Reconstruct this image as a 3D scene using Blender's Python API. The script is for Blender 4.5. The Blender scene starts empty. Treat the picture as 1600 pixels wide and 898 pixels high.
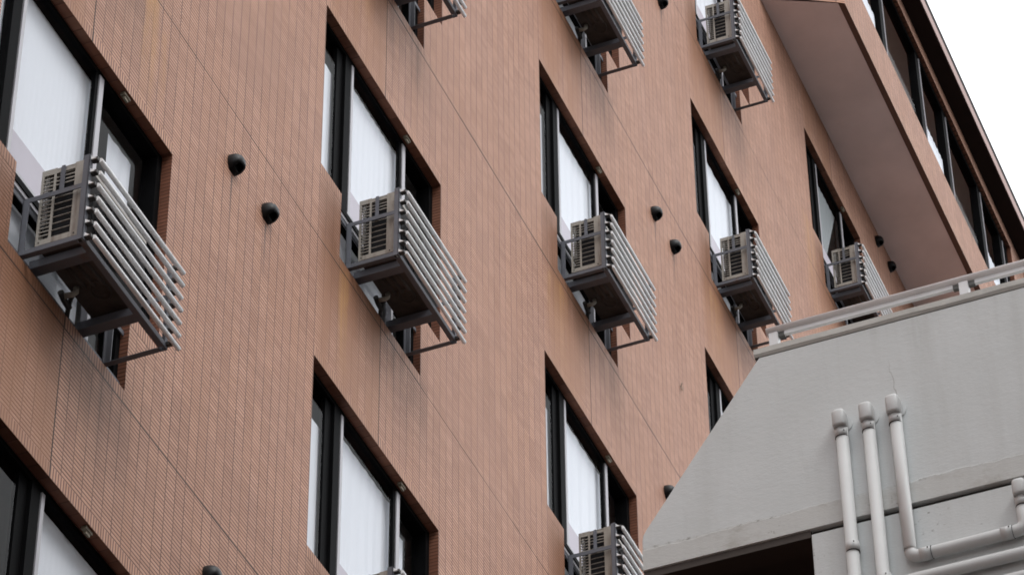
import bpy, bmesh, math, random
from mathutils import Vector, Matrix
random.seed(7)
S = bpy.context.scene
COL = S.collection

# ------------------------------------------------------------------ camera
ZO = 18.2                                   # height of the third row of window heads
CAMP = Vector((-14.5441, -7.1564, 1.5738))
cr = Vector((0.381028, -0.924525, -0.008458))
cu = Vector((-0.606367, -0.256790, 0.752581))
cf = Vector((0.697952, 0.281625, 0.658446))
cam = bpy.data.cameras.new('camera')
cam.sensor_width = 36.0
cam.sensor_fit = 'HORIZONTAL'
cam.lens = 5498.92 * 36.0 / 1600.0
cam.clip_start, cam.clip_end = 0.5, 3000
co = bpy.data.objects.new('camera', cam)
COL.objects.link(co)
M = Matrix((cr, cu, -cf)).transposed().to_4x4()
M.translation = CAMP
co.matrix_world = M
S.camera = co

# ------------------------------------------------------------------ sky, sun, exposure
SUN_EL, SUN_AZ = math.radians(52), math.radians(212)      # azimuth from +Y towards +X
W = bpy.data.worlds.new('World')
S.world = W
W.use_nodes = True
nt = W.node_tree
bg = nt.nodes['Background']
sky = nt.nodes.new('ShaderNodeTexSky')
sky.sky_type = 'NISHITA'
sky.sun_disc = False
sky.sun_elevation = SUN_EL
sky.sun_rotation = SUN_AZ
sky.air_density, sky.dust_density, sky.ozone_density = 1.0, 5.0, 1.0
hs = nt.nodes.new('ShaderNodeHueSaturation')
hs.inputs['Saturation'].default_value = 0.22             # cloud cover greys the blue
nt.links.new(sky.outputs[0], hs.inputs['Color'])
# an even overcast: a pale cloud deck, brighter overhead than at the horizon, over the clear sky
tc = nt.nodes.new('ShaderNodeTexCoord')
sx = nt.nodes.new('ShaderNodeSeparateXYZ')
nt.links.new(tc.outputs['Generated'], sx.inputs[0])
mr = nt.nodes.new('ShaderNodeMapRange')
mr.inputs[1].default_value, mr.inputs[2].default_value = 0.0, 1.0
mr.inputs[3].default_value, mr.inputs[4].default_value = 5.5, 14.5
nt.links.new(sx.outputs[2], mr.inputs[0])
cl = nt.nodes.new('ShaderNodeVectorMath')
cl.operation = 'SCALE'
cl.inputs[0].default_value = (0.965, 0.99, 1.02)
nt.links.new(mr.outputs[0], cl.inputs['Scale'])
mxs = nt.nodes.new('ShaderNodeMix')
mxs.data_type = 'RGBA'
mxs.inputs[0].default_value = 0.75
nt.links.new(hs.outputs[0], mxs.inputs[6])
nt.links.new(cl.outputs[0], mxs.inputs[7])
nt.links.new(mxs.outputs[2], bg.inputs[0])
bg.inputs[1].default_value = 0.13
sl = bpy.data.lights.new('sun', 'SUN')
sl.energy = 0.5
sl.angle = math.radians(18)
sl.color = (1.0, 0.97, 0.93)
so = bpy.data.objects.new('sun', sl)
COL.objects.link(so)
sd = Vector((math.sin(SUN_AZ) * math.cos(SUN_EL), math.cos(SUN_AZ) * math.cos(SUN_EL), math.sin(SUN_EL)))
so.rotation_euler = sd.to_track_quat('Z', 'Y').to_euler()
so.location = (-20, -30, 60)
S.view_settings.view_transform = 'Standard'
S.view_settings.look = 'None'
S.view_settings.exposure = 0.60
S.view_settings.gamma = 1.0
S.view_settings.use_curve_mapping = False
S.cycles.filter_width = 1.75
S.cycles.max_bounces = 8
S.cycles.transparent_max_bounces = 12


# ------------------------------------------------------------------ material helpers
class NT:
    def __init__(s, name):
        s.m = bpy.data.materials.new(name)
        s.m.use_nodes = True
        s.t = s.m.node_tree
        s.b = s.t.nodes['Principled BSDF']
        s.out = s.t.nodes['Material Output']

    def n(s, typ, **k):
        x = s.t.nodes.new('ShaderNode' + typ)
        for a, v in k.items():
            setattr(x, a, v)
        return x

    def l(s, a, b):
        s.t.links.new(a, b)

    def val(s, inp, v):
        if hasattr(v, 'is_linked') or isinstance(v, bpy.types.NodeSocket):
            s.l(v, inp)
        else:
            inp.default_value = v

    def math(s, op, a, b=0.0, c=0.0, clamp=False):
        x = s.n('Math', operation=op, use_clamp=clamp)
        for i, v in enumerate((a, b, c)):
            s.val(x.inputs[i], v)
        return x.outputs[0]

    def mix(s, f, a, b, mode='MIX'):
        x = s.n('Mix', data_type='RGBA', blend_type=mode)
        s.val(x.inputs[0], f)
        s.val(x.inputs[6], a if not isinstance(a, tuple) else (*a[:3], 1))
        s.val(x.inputs[7], b if not isinstance(b, tuple) else (*b[:3], 1))
        return x.outputs[2]

    def noise(s, vec, scale, detail=3.0, rough=0.55):
        x = s.n('TexNoise')
        s.l(vec, x.inputs['Vector'])
        x.inputs['Scale'].default_value = scale
        x.inputs['Detail'].default_value = detail
        x.inputs['Roughness'].default_value = rough
        return x.outputs['Fac']

    def ramp(s, f, lo, hi):
        x = s.n('MapRange', clamp=True)
        s.val(x.inputs[0], f)
        s.val(x.inputs[1], lo)
        s.val(x.inputs[2], hi)
        return x.outputs[0]

    def vec(s, x, y, z):
        c = s.n('CombineXYZ')
        for i, v in enumerate((x, y, z)):
            s.val(c.inputs[i], v)
        return c.outputs[0]

    def bump(s, h, strength, dist):
        b = s.n('Bump')
        b.inputs['Strength'].default_value = strength
        b.inputs['Distance'].default_value = dist
        s.l(h, b.inputs['Height'])
        s.l(b.outputs[0], s.b.inputs['Normal'])


def simple(name, col, rough=0.5, metal=0.0, var=0.0, scale=6.0, spec=0.5, bump=0.0):
    t = NT(name)
    t.b.inputs['Roughness'].default_value = rough
    t.b.inputs['Metallic'].default_value = metal
    t.b.inputs['Specular IOR Level'].default_value = spec
    oc = t.n('TexCoord').outputs['Object']
    nz = t.noise(oc, scale, 4.0)
    if var > 0:
        d = tuple(c * (1 - var) for c in col)
        b = tuple(min(1, c * (1 + var)) for c in col)
        t.l(t.mix(t.ramp(nz, 0.3, 0.7), d, b), t.b.inputs['Base Color'])
    else:
        t.b.inputs['Base Color'].default_value = (*col, 1)
    if bump > 0:
        t.bump(t.noise(oc, scale * 8, 3.0), 0.5, bump)
    return t.m


TU, TV = 3.8135 / 36, 0.02648                # tile module: width, course height
CP = 3.8135                                  # window column spacing
FH = 3.0                                     # storey height


def tile_material(stains=True, name='glazed_tile', flat=None):
    t = NT(name)
    uv = t.n('UVMap', uv_map='tile').outputs[0]
    sp = t.n('SeparateXYZ')
    t.l(uv, sp.inputs[0])
    u = t.math('DIVIDE', t.math('SUBTRACT', sp.outputs[0], 0.946), TU)
    v = t.math('DIVIDE', sp.outputs[1], TV)
    fu = t.math('FRACT', u)
    fv = t.math('FRACT', v)
    iu = t.math('FLOOR', u)
    iv = t.math('FLOOR', v)
    du = t.math('MULTIPLY', t.math('MINIMUM', fu, t.math('SUBTRACT', 1.0, fu)), TU)
    dv = t.math('MULTIPLY', t.math('MINIMUM', fv, t.math('SUBTRACT', 1.0, fv)), TV)
    gu = t.ramp(du, 0.0030, 0.0046)
    gv = t.ramp(dv, 0.0026, 0.0052)
    wj = t.n('TexWhiteNoise', noise_dimensions='1D')
    wj.noise_dimensions = '2D'
    t.l(t.vec(t.math('ROUND', u), t.math('FLOOR', t.math('DIVIDE', v, 9.0)), 0.0), wj.inputs['Vector'])
    gu = t.math('MAXIMUM', gu, t.math('MULTIPLY_ADD', wj.outputs['Value'], 0.5, 0.0))
    tile = t.math('MULTIPLY', gu, gv)          # 1 on the tile, 0 in the joints
    wn = t.n('TexWhiteNoise', noise_dimensions='2D')
    t.l(t.vec(iu, iv, 0.0), wn.inputs['Vector'])
    r1 = wn.outputs['Value']
    wn2 = t.n('TexWhiteNoise', noise_dimensions='1D')
    t.l(iu, wn2.inputs['W'])
    rc = wn2.outputs['Value']                  # one tint per stack of tiles
    oc = t.n('TexCoord').outputs['Object']
    so_ = t.n('SeparateXYZ')
    t.l(oc, so_.inputs[0])
    X, Y, Z = so_.outputs
    big = t.noise(t.vec(X, Z, 0.0), 0.55, 4.0, 0.6)
    mid = t.noise(t.vec(t.math('MULTIPLY', X, 5.0), t.math('MULTIPLY', Z, 0.9), 0.0), 1.0, 4.0, 0.6)
    c1 = t.mix(r1, TILE_A, TILE_B)
    c1 = t.mix(t.math('MULTIPLY', t.ramp(mid, 0.35, 0.7), 0.7), c1, TILE_C)
    c1 = t.mix(t.math('MULTIPLY', rc, 0.22), c1, TILE_D)
    c1 = t.mix(t.math('MULTIPLY', t.ramp(big, 0.35, 0.75), 0.35), c1, TILE_D)
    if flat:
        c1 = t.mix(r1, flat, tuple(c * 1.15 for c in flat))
    sv = t.math('FLOOR', t.math('DIVIDE', v, 12.0))
    wseg = t.n('TexWhiteNoise', noise_dimensions='2D')
    t.l(t.vec(iu, sv, 0.0), wseg.inputs['Vector'])
    seg = wseg.outputs['Value']
    c1 = t.mix(1.0, c1, t.mix(seg, (0.93, 0.92, 0.925), (1.06, 1.065, 1.06)), 'MULTIPLY')
    c1 = t.mix(1.0, c1, t.mix(r1, (0.94, 0.935, 0.93), (1.06, 1.06, 1.055)), 'MULTIPLY')
    warmp = t.noise(t.vec(t.math('MULTIPLY', X, 1.6), t.math('MULTIPLY', Z, 0.7), 7.0), 1.0, 5.0, 0.65)
    c1 = t.mix(t.math('MULTIPLY', t.ramp(warmp, 0.5, 0.72), 0.5), c1, (0.48, 0.252, 0.165))
    wsh = t.n('TexWhiteNoise', noise_dimensions='2D')
    t.l(t.vec(t.math('FLOOR', t.math('DIVIDE', u, 3.0)), iv, 4.0), wsh.inputs['Vector'])
    deep = t.math('MULTIPLY', t.math('GREATER_THAN', wsh.outputs['Value'], 0.93), t.math('SUBTRACT', 1.0, gv))
    grout = t.mix(t.ramp(mid, 0.3, 0.7), (0.12, 0.060, 0.044), (0.17, 0.096, 0.074))
    grout = t.mix(t.math('MULTIPLY', deep, 0.75), grout, (0.045, 0.026, 0.02))
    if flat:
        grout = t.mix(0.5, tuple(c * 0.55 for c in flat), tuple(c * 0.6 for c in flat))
    base = t.mix(tile, grout, c1)
    if stains:
        # rain run-off below the sills, soot streaks with a vertical grain
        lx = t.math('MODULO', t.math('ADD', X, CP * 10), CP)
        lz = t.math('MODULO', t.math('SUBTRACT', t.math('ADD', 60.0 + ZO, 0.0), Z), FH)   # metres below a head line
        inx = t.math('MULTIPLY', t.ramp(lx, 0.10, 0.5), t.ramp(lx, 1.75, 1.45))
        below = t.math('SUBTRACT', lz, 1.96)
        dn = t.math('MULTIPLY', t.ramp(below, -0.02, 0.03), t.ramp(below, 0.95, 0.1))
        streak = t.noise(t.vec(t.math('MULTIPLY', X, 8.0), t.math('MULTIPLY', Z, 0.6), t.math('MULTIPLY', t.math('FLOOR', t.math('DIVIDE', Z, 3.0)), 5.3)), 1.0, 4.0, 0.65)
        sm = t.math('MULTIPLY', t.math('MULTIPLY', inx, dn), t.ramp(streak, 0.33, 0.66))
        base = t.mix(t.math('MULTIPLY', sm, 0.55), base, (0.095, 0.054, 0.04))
        # sill washes, mixed with rack shade painted beside the lower openings
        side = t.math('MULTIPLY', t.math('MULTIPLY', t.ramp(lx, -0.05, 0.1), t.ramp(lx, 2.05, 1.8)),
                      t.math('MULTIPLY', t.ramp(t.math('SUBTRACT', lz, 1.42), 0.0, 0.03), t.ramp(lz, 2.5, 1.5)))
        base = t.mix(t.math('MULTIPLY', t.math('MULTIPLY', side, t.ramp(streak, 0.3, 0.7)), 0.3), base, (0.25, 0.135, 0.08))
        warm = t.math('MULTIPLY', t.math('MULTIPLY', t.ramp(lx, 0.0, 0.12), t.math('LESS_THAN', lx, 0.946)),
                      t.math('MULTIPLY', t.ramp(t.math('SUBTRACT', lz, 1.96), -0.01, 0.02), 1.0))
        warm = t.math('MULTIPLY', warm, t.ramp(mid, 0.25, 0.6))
        base = t.mix(t.math('MULTIPLY', warm, 0.7), base, (0.345, 0.172, 0.10))  # warm stain, deepened as painted shade under the racks
        rack_shade = t.math('MULTIPLY', t.math('MULTIPLY', t.ramp(lx, -0.12, 0.2), t.math('LESS_THAN', lx, 0.946)),
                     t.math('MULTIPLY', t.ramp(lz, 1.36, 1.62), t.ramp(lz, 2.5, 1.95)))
        base = t.mix(t.math('MULTIPLY', t.math('MULTIPLY', rack_shade, t.ramp(mid, 0.15, 0.5)), 0.8), base, (0.20, 0.088, 0.045))  # shade of rack and unit painted round the lower opening
        # thin drips under the vent hoods
        lx2 = t.math('MODULO', t.math('ADD', X, CP * 10), CP * 2)
        for off in (-1.175, -0.715):
            ax = t.math('ABSOLUTE', t.math('SUBTRACT', lx2, off + CP * 2))
            zz = t.math('SUBTRACT', lz, 2.53)
            dm = t.math('MULTIPLY', t.ramp(ax, 0.016, 0.004), t.math('MULTIPLY', t.ramp(zz, 0.0, 0.02), t.ramp(zz, 0.5, 0.05)))
            base = t.mix(t.math('MULTIPLY', dm, 0.7), base, (0.06, 0.045, 0.04))
        # rust streaks
        wob = t.math('MULTIPLY', t.math('SUBTRACT', t.noise(oc, 3.0, 2.0), 0.5), 0.10)
        for (xs, w, z0, z1, k) in ((-2.25, 0.11, ZO - 1.95, ZO - 3.1, 0.95), (-2.08, 0.05, ZO - 2.2, ZO - 2.9, 0.5),
                                   (0.385, 0.085, ZO - 1.98, ZO - 3.0, 1.0), (3.93, 0.05, ZO + 0.9, ZO + 0.2, 0.4),
                                   (0.12, 0.10, ZO + 0.95, ZO - 0.1, 0.35), (0.55, 0.2, ZO + 1.0, ZO + 0.2, 0.42),
                                   (4.15, 0.2, ZO + 0.95, ZO - 0.1, 0.42), (7.95, 0.25, ZO + 3.9, ZO + 3.0, 0.4),
                                   (11.3, 0.22, ZO + 7.6, ZO + 5.6, 0.45)):
            ax = t.math('ABSOLUTE', t.math('SUBTRACT', t.math('ADD', X, wob), xs))
            m = t.math('MULTIPLY', t.ramp(ax, w, w * 0.25),
                       t.math('MULTIPLY', t.ramp(Z, z0 + 0.02, z0 - 0.06), t.ramp(Z, z1, z0 - 0.1)))
            m = t.math('MULTIPLY', m, t.ramp(t.noise(t.vec(t.math('MULTIPLY', X, 14.0), Z, 0.0), 1.0, 4.0), 0.3, 0.62))
            base = t.mix(t.math('MULTIPLY', m, k), base, (0.50, 0.265, 0.095))
        # the movement joints, filled with dark sealant
        jx = t.math('ABSOLUTE', t.math('SUBTRACT', lx, 0.946))
        jz = t.math('ABSOLUTE', t.math('SUBTRACT', lz, 2.045))
        band = t.math('MULTIPLY', t.math('LESS_THAN', jx, 0.0056), t.math('GREATER_THAN', lz, 1.9))
        j = t.math('MAXIMUM', band, t.math('LESS_THAN', jz, 0.0062))
        j = t.math('MULTIPLY', j, t.math('GREATER_THAN', t.math('ABSOLUTE', nrm_y(t)), 0.5))
        j = t.math('MULTIPLY', j, t.math('MULTIPLY_ADD', t.ramp(t.noise(oc, 2.2, 4.0), 0.3, 0.6), 0.35, 0.65))
        base = t.mix(j, base, (0.04, 0.02, 0.014))
    if not stains and not flat:
        st = t.noise(t.vec(t.math('MULTIPLY', X, 3.4), t.math('MULTIPLY', Z, 0.25), 1.0), 1.0, 3.0, 0.6)
        m = t.math('MULTIPLY', t.ramp(st, 0.56, 0.70), t.ramp(Z, ZO + 9.7, ZO + 10.45))
        base = t.mix(t.math('MULTIPLY', m, 0.6), base, (0.16, 0.095, 0.07))
    t.l(base, t.b.inputs['Base Color'])
    t.b.inputs['Roughness'].default_value = 0.62
    t.b.inputs['Specular IOR Level'].default_value = 0.25
    t.bump(tile, 0.55, 0.004)
    return t.m


def nrm_y(t):
    g = t.n('NewGeometry')
    s = t.n('SeparateXYZ')
    t.l(g.outputs['Normal'], s.inputs[0])
    return s.outputs[1]


TILE_A = (0.490, 0.260, 0.174)
TILE_B = (0.551, 0.314, 0.222)
TILE_C = (0.474, 0.250, 0.159)
TILE_D = (0.520, 0.305, 0.234)


def stucco_material():
    t = NT('painted_stucco')
    oc = t.n('TexCoord').outputs['Object']
    sp = t.n('SeparateXYZ')
    t.l(oc, sp.inputs[0])
    X, Y, Z = sp.outputs
    cloud = t.noise(oc, 1.7, 5.0, 0.6)
    base = t.mix(t.ramp(cloud, 0.3, 0.7), (0.535, 0.555, 0.555), (0.582, 0.602, 0.606))
    # the band below the pour line is rougher, greyer and spotted with algae
    wl = t.math('MULTIPLY', t.math('SUBTRACT', t.noise(t.vec(t.math('MULTIPLY', Y, 7.0), 0.0, 0.0), 1.0, 4.0), 0.5), 0.035)
    zl = t.math('ADD', 13.535, wl)
    dz = t.math('SUBTRACT', Z, zl)
    low = t.math('MULTIPLY', t.ramp(dz, 0.012, -0.012), t.ramp(Z, 13.37, 13.39))
    base = t.mix(t.math('MULTIPLY', low, 0.6), base, (0.49, 0.487, 0.468))
    line = t.math('MULTIPLY', t.ramp(t.math('ABSOLUTE', dz), 0.014, 0.002), t.ramp(t.noise(oc, 26.0, 4.0, 0.7), 0.5, 0.66))
    base = t.mix(t.math('MULTIPLY', t.math('MULTIPLY', line, t.ramp(t.noise(oc, 3.0, 3.0), 0.38, 0.6)), 0.9), base, (0.15, 0.14, 0.12))
    sp1 = t.math('MULTIPLY', t.ramp(t.noise(oc, 38.0, 3.0, 0.7), 0.62, 0.72),
                 t.math('MULTIPLY', t.ramp(t.noise(oc, 2.6, 3.0), 0.50, 0.66), t.ramp(Z, 13.62, 13.5)))
    base = t.mix(t.math('MULTIPLY', sp1, 0.7), base, (0.14, 0.13, 0.11))
    bl = t.math('MULTIPLY', low, t.ramp(t.noise(t.vec(X, t.math('MULTIPLY', Y, 3.0), t.math('MULTIPLY', Z, 5.0)), 1.0, 5.0, 0.7), 0.48, 0.7))
    base = t.mix(t.math('MULTIPLY', bl, 0.65), base, (0.30, 0.275, 0.24))
    ru = t.noise(t.vec(X, t.math('MULTIPLY', Y, 5.0), t.math('MULTIPLY', Z, 0.5)), 1.0, 5.0, 0.65)
    base = t.mix(t.math('MULTIPLY', t.ramp(ru, 0.5, 0.75), 0.22), base, (0.36, 0.355, 0.335))
    ck = t.math('ABSOLUTE', t.math('ADD', t.math('ADD', Y, 3.40), t.math('MULTIPLY', t.math('SUBTRACT', t.noise(oc, 5.0, 4.0), 0.5), 0.10)))
    ckm = t.math('MULTIPLY', t.ramp(ck, 0.004, 0.001), t.math('MULTIPLY', t.ramp(Z, 14.1, 14.18), t.ramp(Z, 14.45, 14.3)))
    base = t.mix(t.math('MULTIPLY', ckm, 0.5), base, (0.2, 0.19, 0.17))
    drip = t.math('MULTIPLY', t.ramp(t.noise(t.vec(X, t.math('MULTIPLY', Y, 16.0), t.math('MULTIPLY', Z, 1.3)), 1.0, 3.0), 0.55, 0.75),
                  t.ramp(Z, 14.2, 14.72))
    base = t.mix(t.math('MULTIPLY', drip, 0.16), base, (0.22, 0.215, 0.2))
    t.l(base, t.b.inputs['Base Color'])
    t.b.inputs['Roughness'].default_value = 0.8
    t.b.inputs['Specular IOR Level'].default_value = 0.2
    tv = t.vec(X, t.math('MULTIPLY', Y, 0.45), Z)
    h = t.math('ADD', t.noise(tv, 85.0, 3.0, 0.6), t.math('MULTIPLY', t.noise(tv, 30.0, 2.0), 0.7))
    t.bump(h, 0.4, 0.0035)
    return t.m


def glass_material(name='window_glass', tint=(0.97, 0.97, 0.975), refl=1.0):
    t = NT(name)
    t.t.nodes.remove(t.b)
    tr = t.n('BsdfTransparent')
    tr.inputs[0].default_value = (*tint, 1)
    gl = t.n('BsdfGlossy')
    gl.inputs['Roughness'].default_value = 0.03
    lw = t.n('LayerWeight')
    lw.inputs['Blend'].default_value = 0.5
    fr = t.math('ADD', 0.028, t.math('MULTIPLY', t.math('POWER', lw.outputs['Facing'], 5.0), 0.14))
    mx = t.n('MixShader')
    t.l(t.math('MULTIPLY', fr, refl), mx.inputs[0])
    t.l(tr.outputs[0], mx.inputs[1])
    t.l(gl.outputs[0], mx.inputs[2])
    t.l(mx.outputs[0], t.out.inputs[0])
    return t.m


def cloth_material(name, col):
    t = NT(name)
    oc = t.n('TexCoord').outputs['Object']
    w = t.noise(oc, 160.0, 2.0)
    t.l(t.mix(w, tuple(c * 0.97 for c in col), col), t.b.inputs['Base Color'])
    t.b.inputs['Roughness'].default_value = 0.9
    t.b.inputs['Specular IOR Level'].default_value = 0.1
    return t.m


def steel_material():
    t = NT('galvanised_steel_grey')
    oc = t.n('TexCoord').outputs['Object']
    inf = t.n('ObjectInfo').outputs['Random']
    base = t.mix(inf, (0.10, 0.104, 0.122), (0.135, 0.141, 0.166))
    nz = t.noise(oc, 9.0, 4.0)
    base = t.mix(t.math('MULTIPLY', t.ramp(nz, 0.35, 0.7), 0.35), base, (0.075, 0.075, 0.085))
    off = t.vec(t.math('MULTIPLY', inf, 31.0), 0.0, 0.0)
    va = t.n('VectorMath', operation='ADD')
    t.l(oc, va.inputs[0])
    t.l(off, va.inputs[1])
    rust = t.ramp(t.noise(va.outputs[0], 6.0, 5.0, 0.7), 0.60, 0.72)
    base = t.mix(t.math('MULTIPLY', rust, 0.6), base, (0.11, 0.055, 0.035))
    t.l(base, t.b.inputs['Base Color'])
    t.b.inputs['Roughness'].default_value = 0.6
    return t.m


def ac_material():
    t = NT('aged_ivory_enamel')
    oc = t.n('TexCoord').outputs['Object']
    inf = t.n('ObjectInfo').outputs['Random']
    base = t.mix(inf, (0.285, 0.255, 0.215), (0.365, 0.34, 0.305))
    sp = t.n('SeparateXYZ')
    t.l(oc, sp.inputs[0])
    drip = t.noise(t.vec(t.math('MULTIPLY', inf, 40.0), t.math('MULTIPLY', sp.outputs[1], 26.0), t.math('MULTIPLY', sp.outputs[2], 2.5)), 1.0, 4.0, 0.65)
    base = t.mix(t.math('MULTIPLY', t.ramp(drip, 0.5, 0.68), 0.7), base, (0.15, 0.105, 0.085))
    t.l(t.mix(t.math('MULTIPLY', t.ramp(t.noise(oc, 30.0, 4.0, 0.7), 0.45, 0.75), 0.3), base, (0.2, 0.18, 0.155)), t.b.inputs['Base Color'])
    t.b.inputs['Roughness'].default_value = 0.5
    return t.m


MT = {
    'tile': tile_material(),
    'tile_plain': tile_material(False, 'glazed_tile_upper'),
    'tile_reveal': tile_material(False, 'shaded_reveal_tile', (0.16, 0.061, 0.035)),  # reveal shade put into a darker, redder tile colour
    'soffit': simple('soffit_paint', (0.86, 0.74, 0.735), 0.85, var=0.10, scale=1.3, spec=0.2),
    'dark_tile': simple('shaded_underside_tile', (0.12, 0.058, 0.04), 0.6, var=0.1),  # tile facing down, its shade put into the colour
    'stucco': stucco_material(),
    'shade_block': simple('shade_block_brown', (0.16, 0.13, 0.11), 0.85, var=0.15, scale=0.8),  # for the added, unseen block that shades the tiled wall
    'coping': simple('coping_mortar', (0.47, 0.465, 0.44), 0.8, var=0.1, scale=9, bump=0.003),
    'cavity': simple('shade_dark_cavity', (0.045, 0.035, 0.03), 0.8, var=0.15, scale=2),  # shade of the recess put into the base colour
    'frame': simple('bronze_anodised_frame', (0.0045, 0.0045, 0.005), 0.6, var=0.15, spec=0.03),
    'alu': simple('silver_aluminium', (0.40, 0.39, 0.415), 0.45, 0.2, var=0.05),
    'glass': glass_material(),
    'glass_dark': glass_material('tinted_window_glass', (0.62, 0.64, 0.66)),
    'curtain': cloth_material('lace_curtain', (0.82, 0.86, 0.92)),
    'curtain_dim': cloth_material('shaded_curtain', (0.34, 0.37, 0.38)),  # curtain under the overhang, its shade put into the colour
    'panel': simple('pale_lilac_panel', (0.50, 0.47, 0.53), 0.6, var=0.05, scale=3),
    'room': simple('room_wall', (0.42, 0.41, 0.40), 0.9, var=0.05),
    'steel': steel_material(),
    'bar': simple('white_tube_paint', (0.86, 0.865, 0.875), 0.33, 0.0, var=0.05, scale=12),
    'bracket': simple('dark_bracket_paint', (0.03, 0.027, 0.025), 0.5, var=0.2),
    'ac': ac_material(),
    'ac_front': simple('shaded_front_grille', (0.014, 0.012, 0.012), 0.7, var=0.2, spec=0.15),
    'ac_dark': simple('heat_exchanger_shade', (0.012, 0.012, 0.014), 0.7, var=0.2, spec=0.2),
    'ac_fin': simple('aluminium_fins', (0.62, 0.62, 0.62), 0.4, 0.3, var=0.1, scale=30),
    'ac_pan': simple('base_pan_brown', (0.07, 0.06, 0.054), 0.7, var=0.4, scale=6, spec=0.2),
    'hose': simple('hose_grey', (0.33, 0.31, 0.27), 0.6, var=0.1),
    'vent': simple('black_enamel', (0.003, 0.003, 0.0035), 0.42, 0.0, var=0.2, spec=0.25),
    'pipe': simple('duct_cover_ivory', (0.55, 0.56, 0.56), 0.45, var=0.04, scale=5),
    'seal': simple('dark_sealant', (0.03, 0.025, 0.022), 0.8),
    'rail': simple('anodised_rail', (0.66, 0.665, 0.68), 0.42, 0.0, var=0.05, scale=4),
    'rail_dark': simple('rail_clamp', (0.09, 0.09, 0.085), 0.5, 0.2, var=0.2),
    'eave': simple('eave_brown_metal', (0.022, 0.014, 0.012), 0.7, var=0.1, spec=0.08),
    'eave_pink': simple('eave_trim_pink', (0.38, 0.235, 0.205), 0.55, var=0.08),
    'leaf': simple('weed_leaf', (0.09, 0.11, 0.055), 0.6, var=0.3, scale=40),
    'bracket_gold': simple('aged_brass_bracket', (0.20, 0.165, 0.115), 0.5, 0.2, var=0.1),
}


# ------------------------------------------------------------------ mesh helpers
class MB:
    def __init__(s):
        s.v, s.f, s.sm, s.uv = [], [], [], []

    def quad(s, pts, uv=None, smooth=False):
        i = len(s.v)
        s.v += [tuple(p) for p in pts]
        s.f.append(tuple(range(i, i + len(pts))))
        s.sm.append(smooth)
        s.uv.append(uv)

    def box(s, a, b):
        x0, y0, z0 = (min(a[i], b[i]) for i in range(3))
        x1, y1, z1 = (max(a[i], b[i]) for i in range(3))
        i = len(s.v)
        s.v += [(x0, y0, z0), (x1, y0, z0), (x1, y1, z0), (x0, y1, z0), (x0, y0, z1), (x1, y0, z1), (x1, y1, z1), (x0, y1, z1)]
        for q in ((0, 3, 2, 1), (4, 5, 6, 7), (0, 1, 5, 4), (1, 2, 6, 5), (2, 3, 7, 6), (3, 0, 4, 7)):
            s.f.append(tuple(i + k for k in q))
            s.sm.append(False)
            s.uv.append(None)
        return s

    def prism(s, poly, ax, a, b):
        """poly: 2-D outline in the two other axes (order kept), extruded along axis ax from a to b"""
        def mk(p, h):
            q = [0, 0, 0]
            o = [k for k in range(3) if k != ax]
            q[o[0]], q[o[1]] = p
            q[ax] = h
            return tuple(q)
        n = len(poly)
        i = len(s.v)
        s.v += [mk(p, a) for p in poly] + [mk(p, b) for p in poly]
        s.f.append(tuple(i + k for k in range(n)))
        s.f.append(tuple(i + n + k for k in reversed(range(n))))
        for k in range(n):
            s.f.append((i + k, i + (k + 1) % n, i + n + (k + 1) % n, i + n + k))
        s.sm += [False] * (n + 2)
        s.uv += [None] * (n + 2)
        return s

    def tube(s, pts, r, n=10, cap=True, r2=None, flat=None):
        """tube of radius r through pts; flat = (axis vector, factor) squashes the section"""
        pts = [Vector(p) for p in pts]
        rings = []
        up = Vector((0.0123, 0.031, 1.0)).normalized()
        for k, p in enumerate(pts):
            d = (pts[min(k + 1, len(pts) - 1)] - pts[max(k - 1, 0)]).normalized()
            a = d.cross(up)
            if a.length < 0.05:
                a = d.cross(Vector((0, 1, 0)))
            a.normalize()
            b = d.cross(a)
            rr = r if r2 is None else r + (r2 - r) * k / (len(pts) - 1)
            ring = []
            for j in range(n):
                an = 2 * math.pi * j / n
                off = (a * math.cos(an) + b * math.sin(an)) * rr
                if flat:
                    fa = Vector(flat[0])
                    off = off - fa * off.dot(fa) * (1 - flat[1])
                ring.append(p + off)
            i = len(s.v)
            s.v += [tuple(q) for q in ring]
            rings.append(i)
        for k in range(len(rings) - 1):
            for j in range(n):
                s.f.append((rings[k] + j, rings[k] + (j + 1) % n, rings[k + 1] + (j + 1) % n, rings[k + 1] + j))
                s.sm.append(True)
                s.uv.append(None)
        if cap:
            s.f.append(tuple(rings[0] + j for j in reversed(range(n))))
            s.f.append(tuple(rings[-1] + j for j in range(n)))
            s.sm += [False, False]
            s.uv += [None, None]
        return s

    def build(s, name, mat, parent=None, bevel=0.0, weld=True):
        me = bpy.data.meshes.new(name)
        me.from_pydata(s.v, [], s.f)
        for p, sm in zip(me.polygons, s.sm):
            p.use_smooth = sm
        if any(u is not None for u in s.uv):
            lay = me.uv_layers.new(name='tile')
            for p, u in zip(me.polygons, s.uv):
                if u:
                    for li, q in zip(p.loop_indices, u):
                        lay.data[li].uv = q
        bm = bmesh.new()
        bm.from_mesh(me)
        if weld:
            bmesh.ops.remove_doubles(bm, verts=bm.verts, dist=1e-5)
            bmesh.ops.recalc_face_normals(bm, faces=bm.faces)
        bm.to_mesh(me)
        bm.free()
        me.materials.append(mat)
        o = bpy.data.objects.new(name, me)
        COL.objects.link(o)
        if parent:
            o.parent = parent
        if bevel > 0:
            md = o.modifiers.new('bevel', 'BEVEL')
            md.width = bevel
            md.segments = 2
            md.limit_method = 'ANGLE'
        return o


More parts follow.
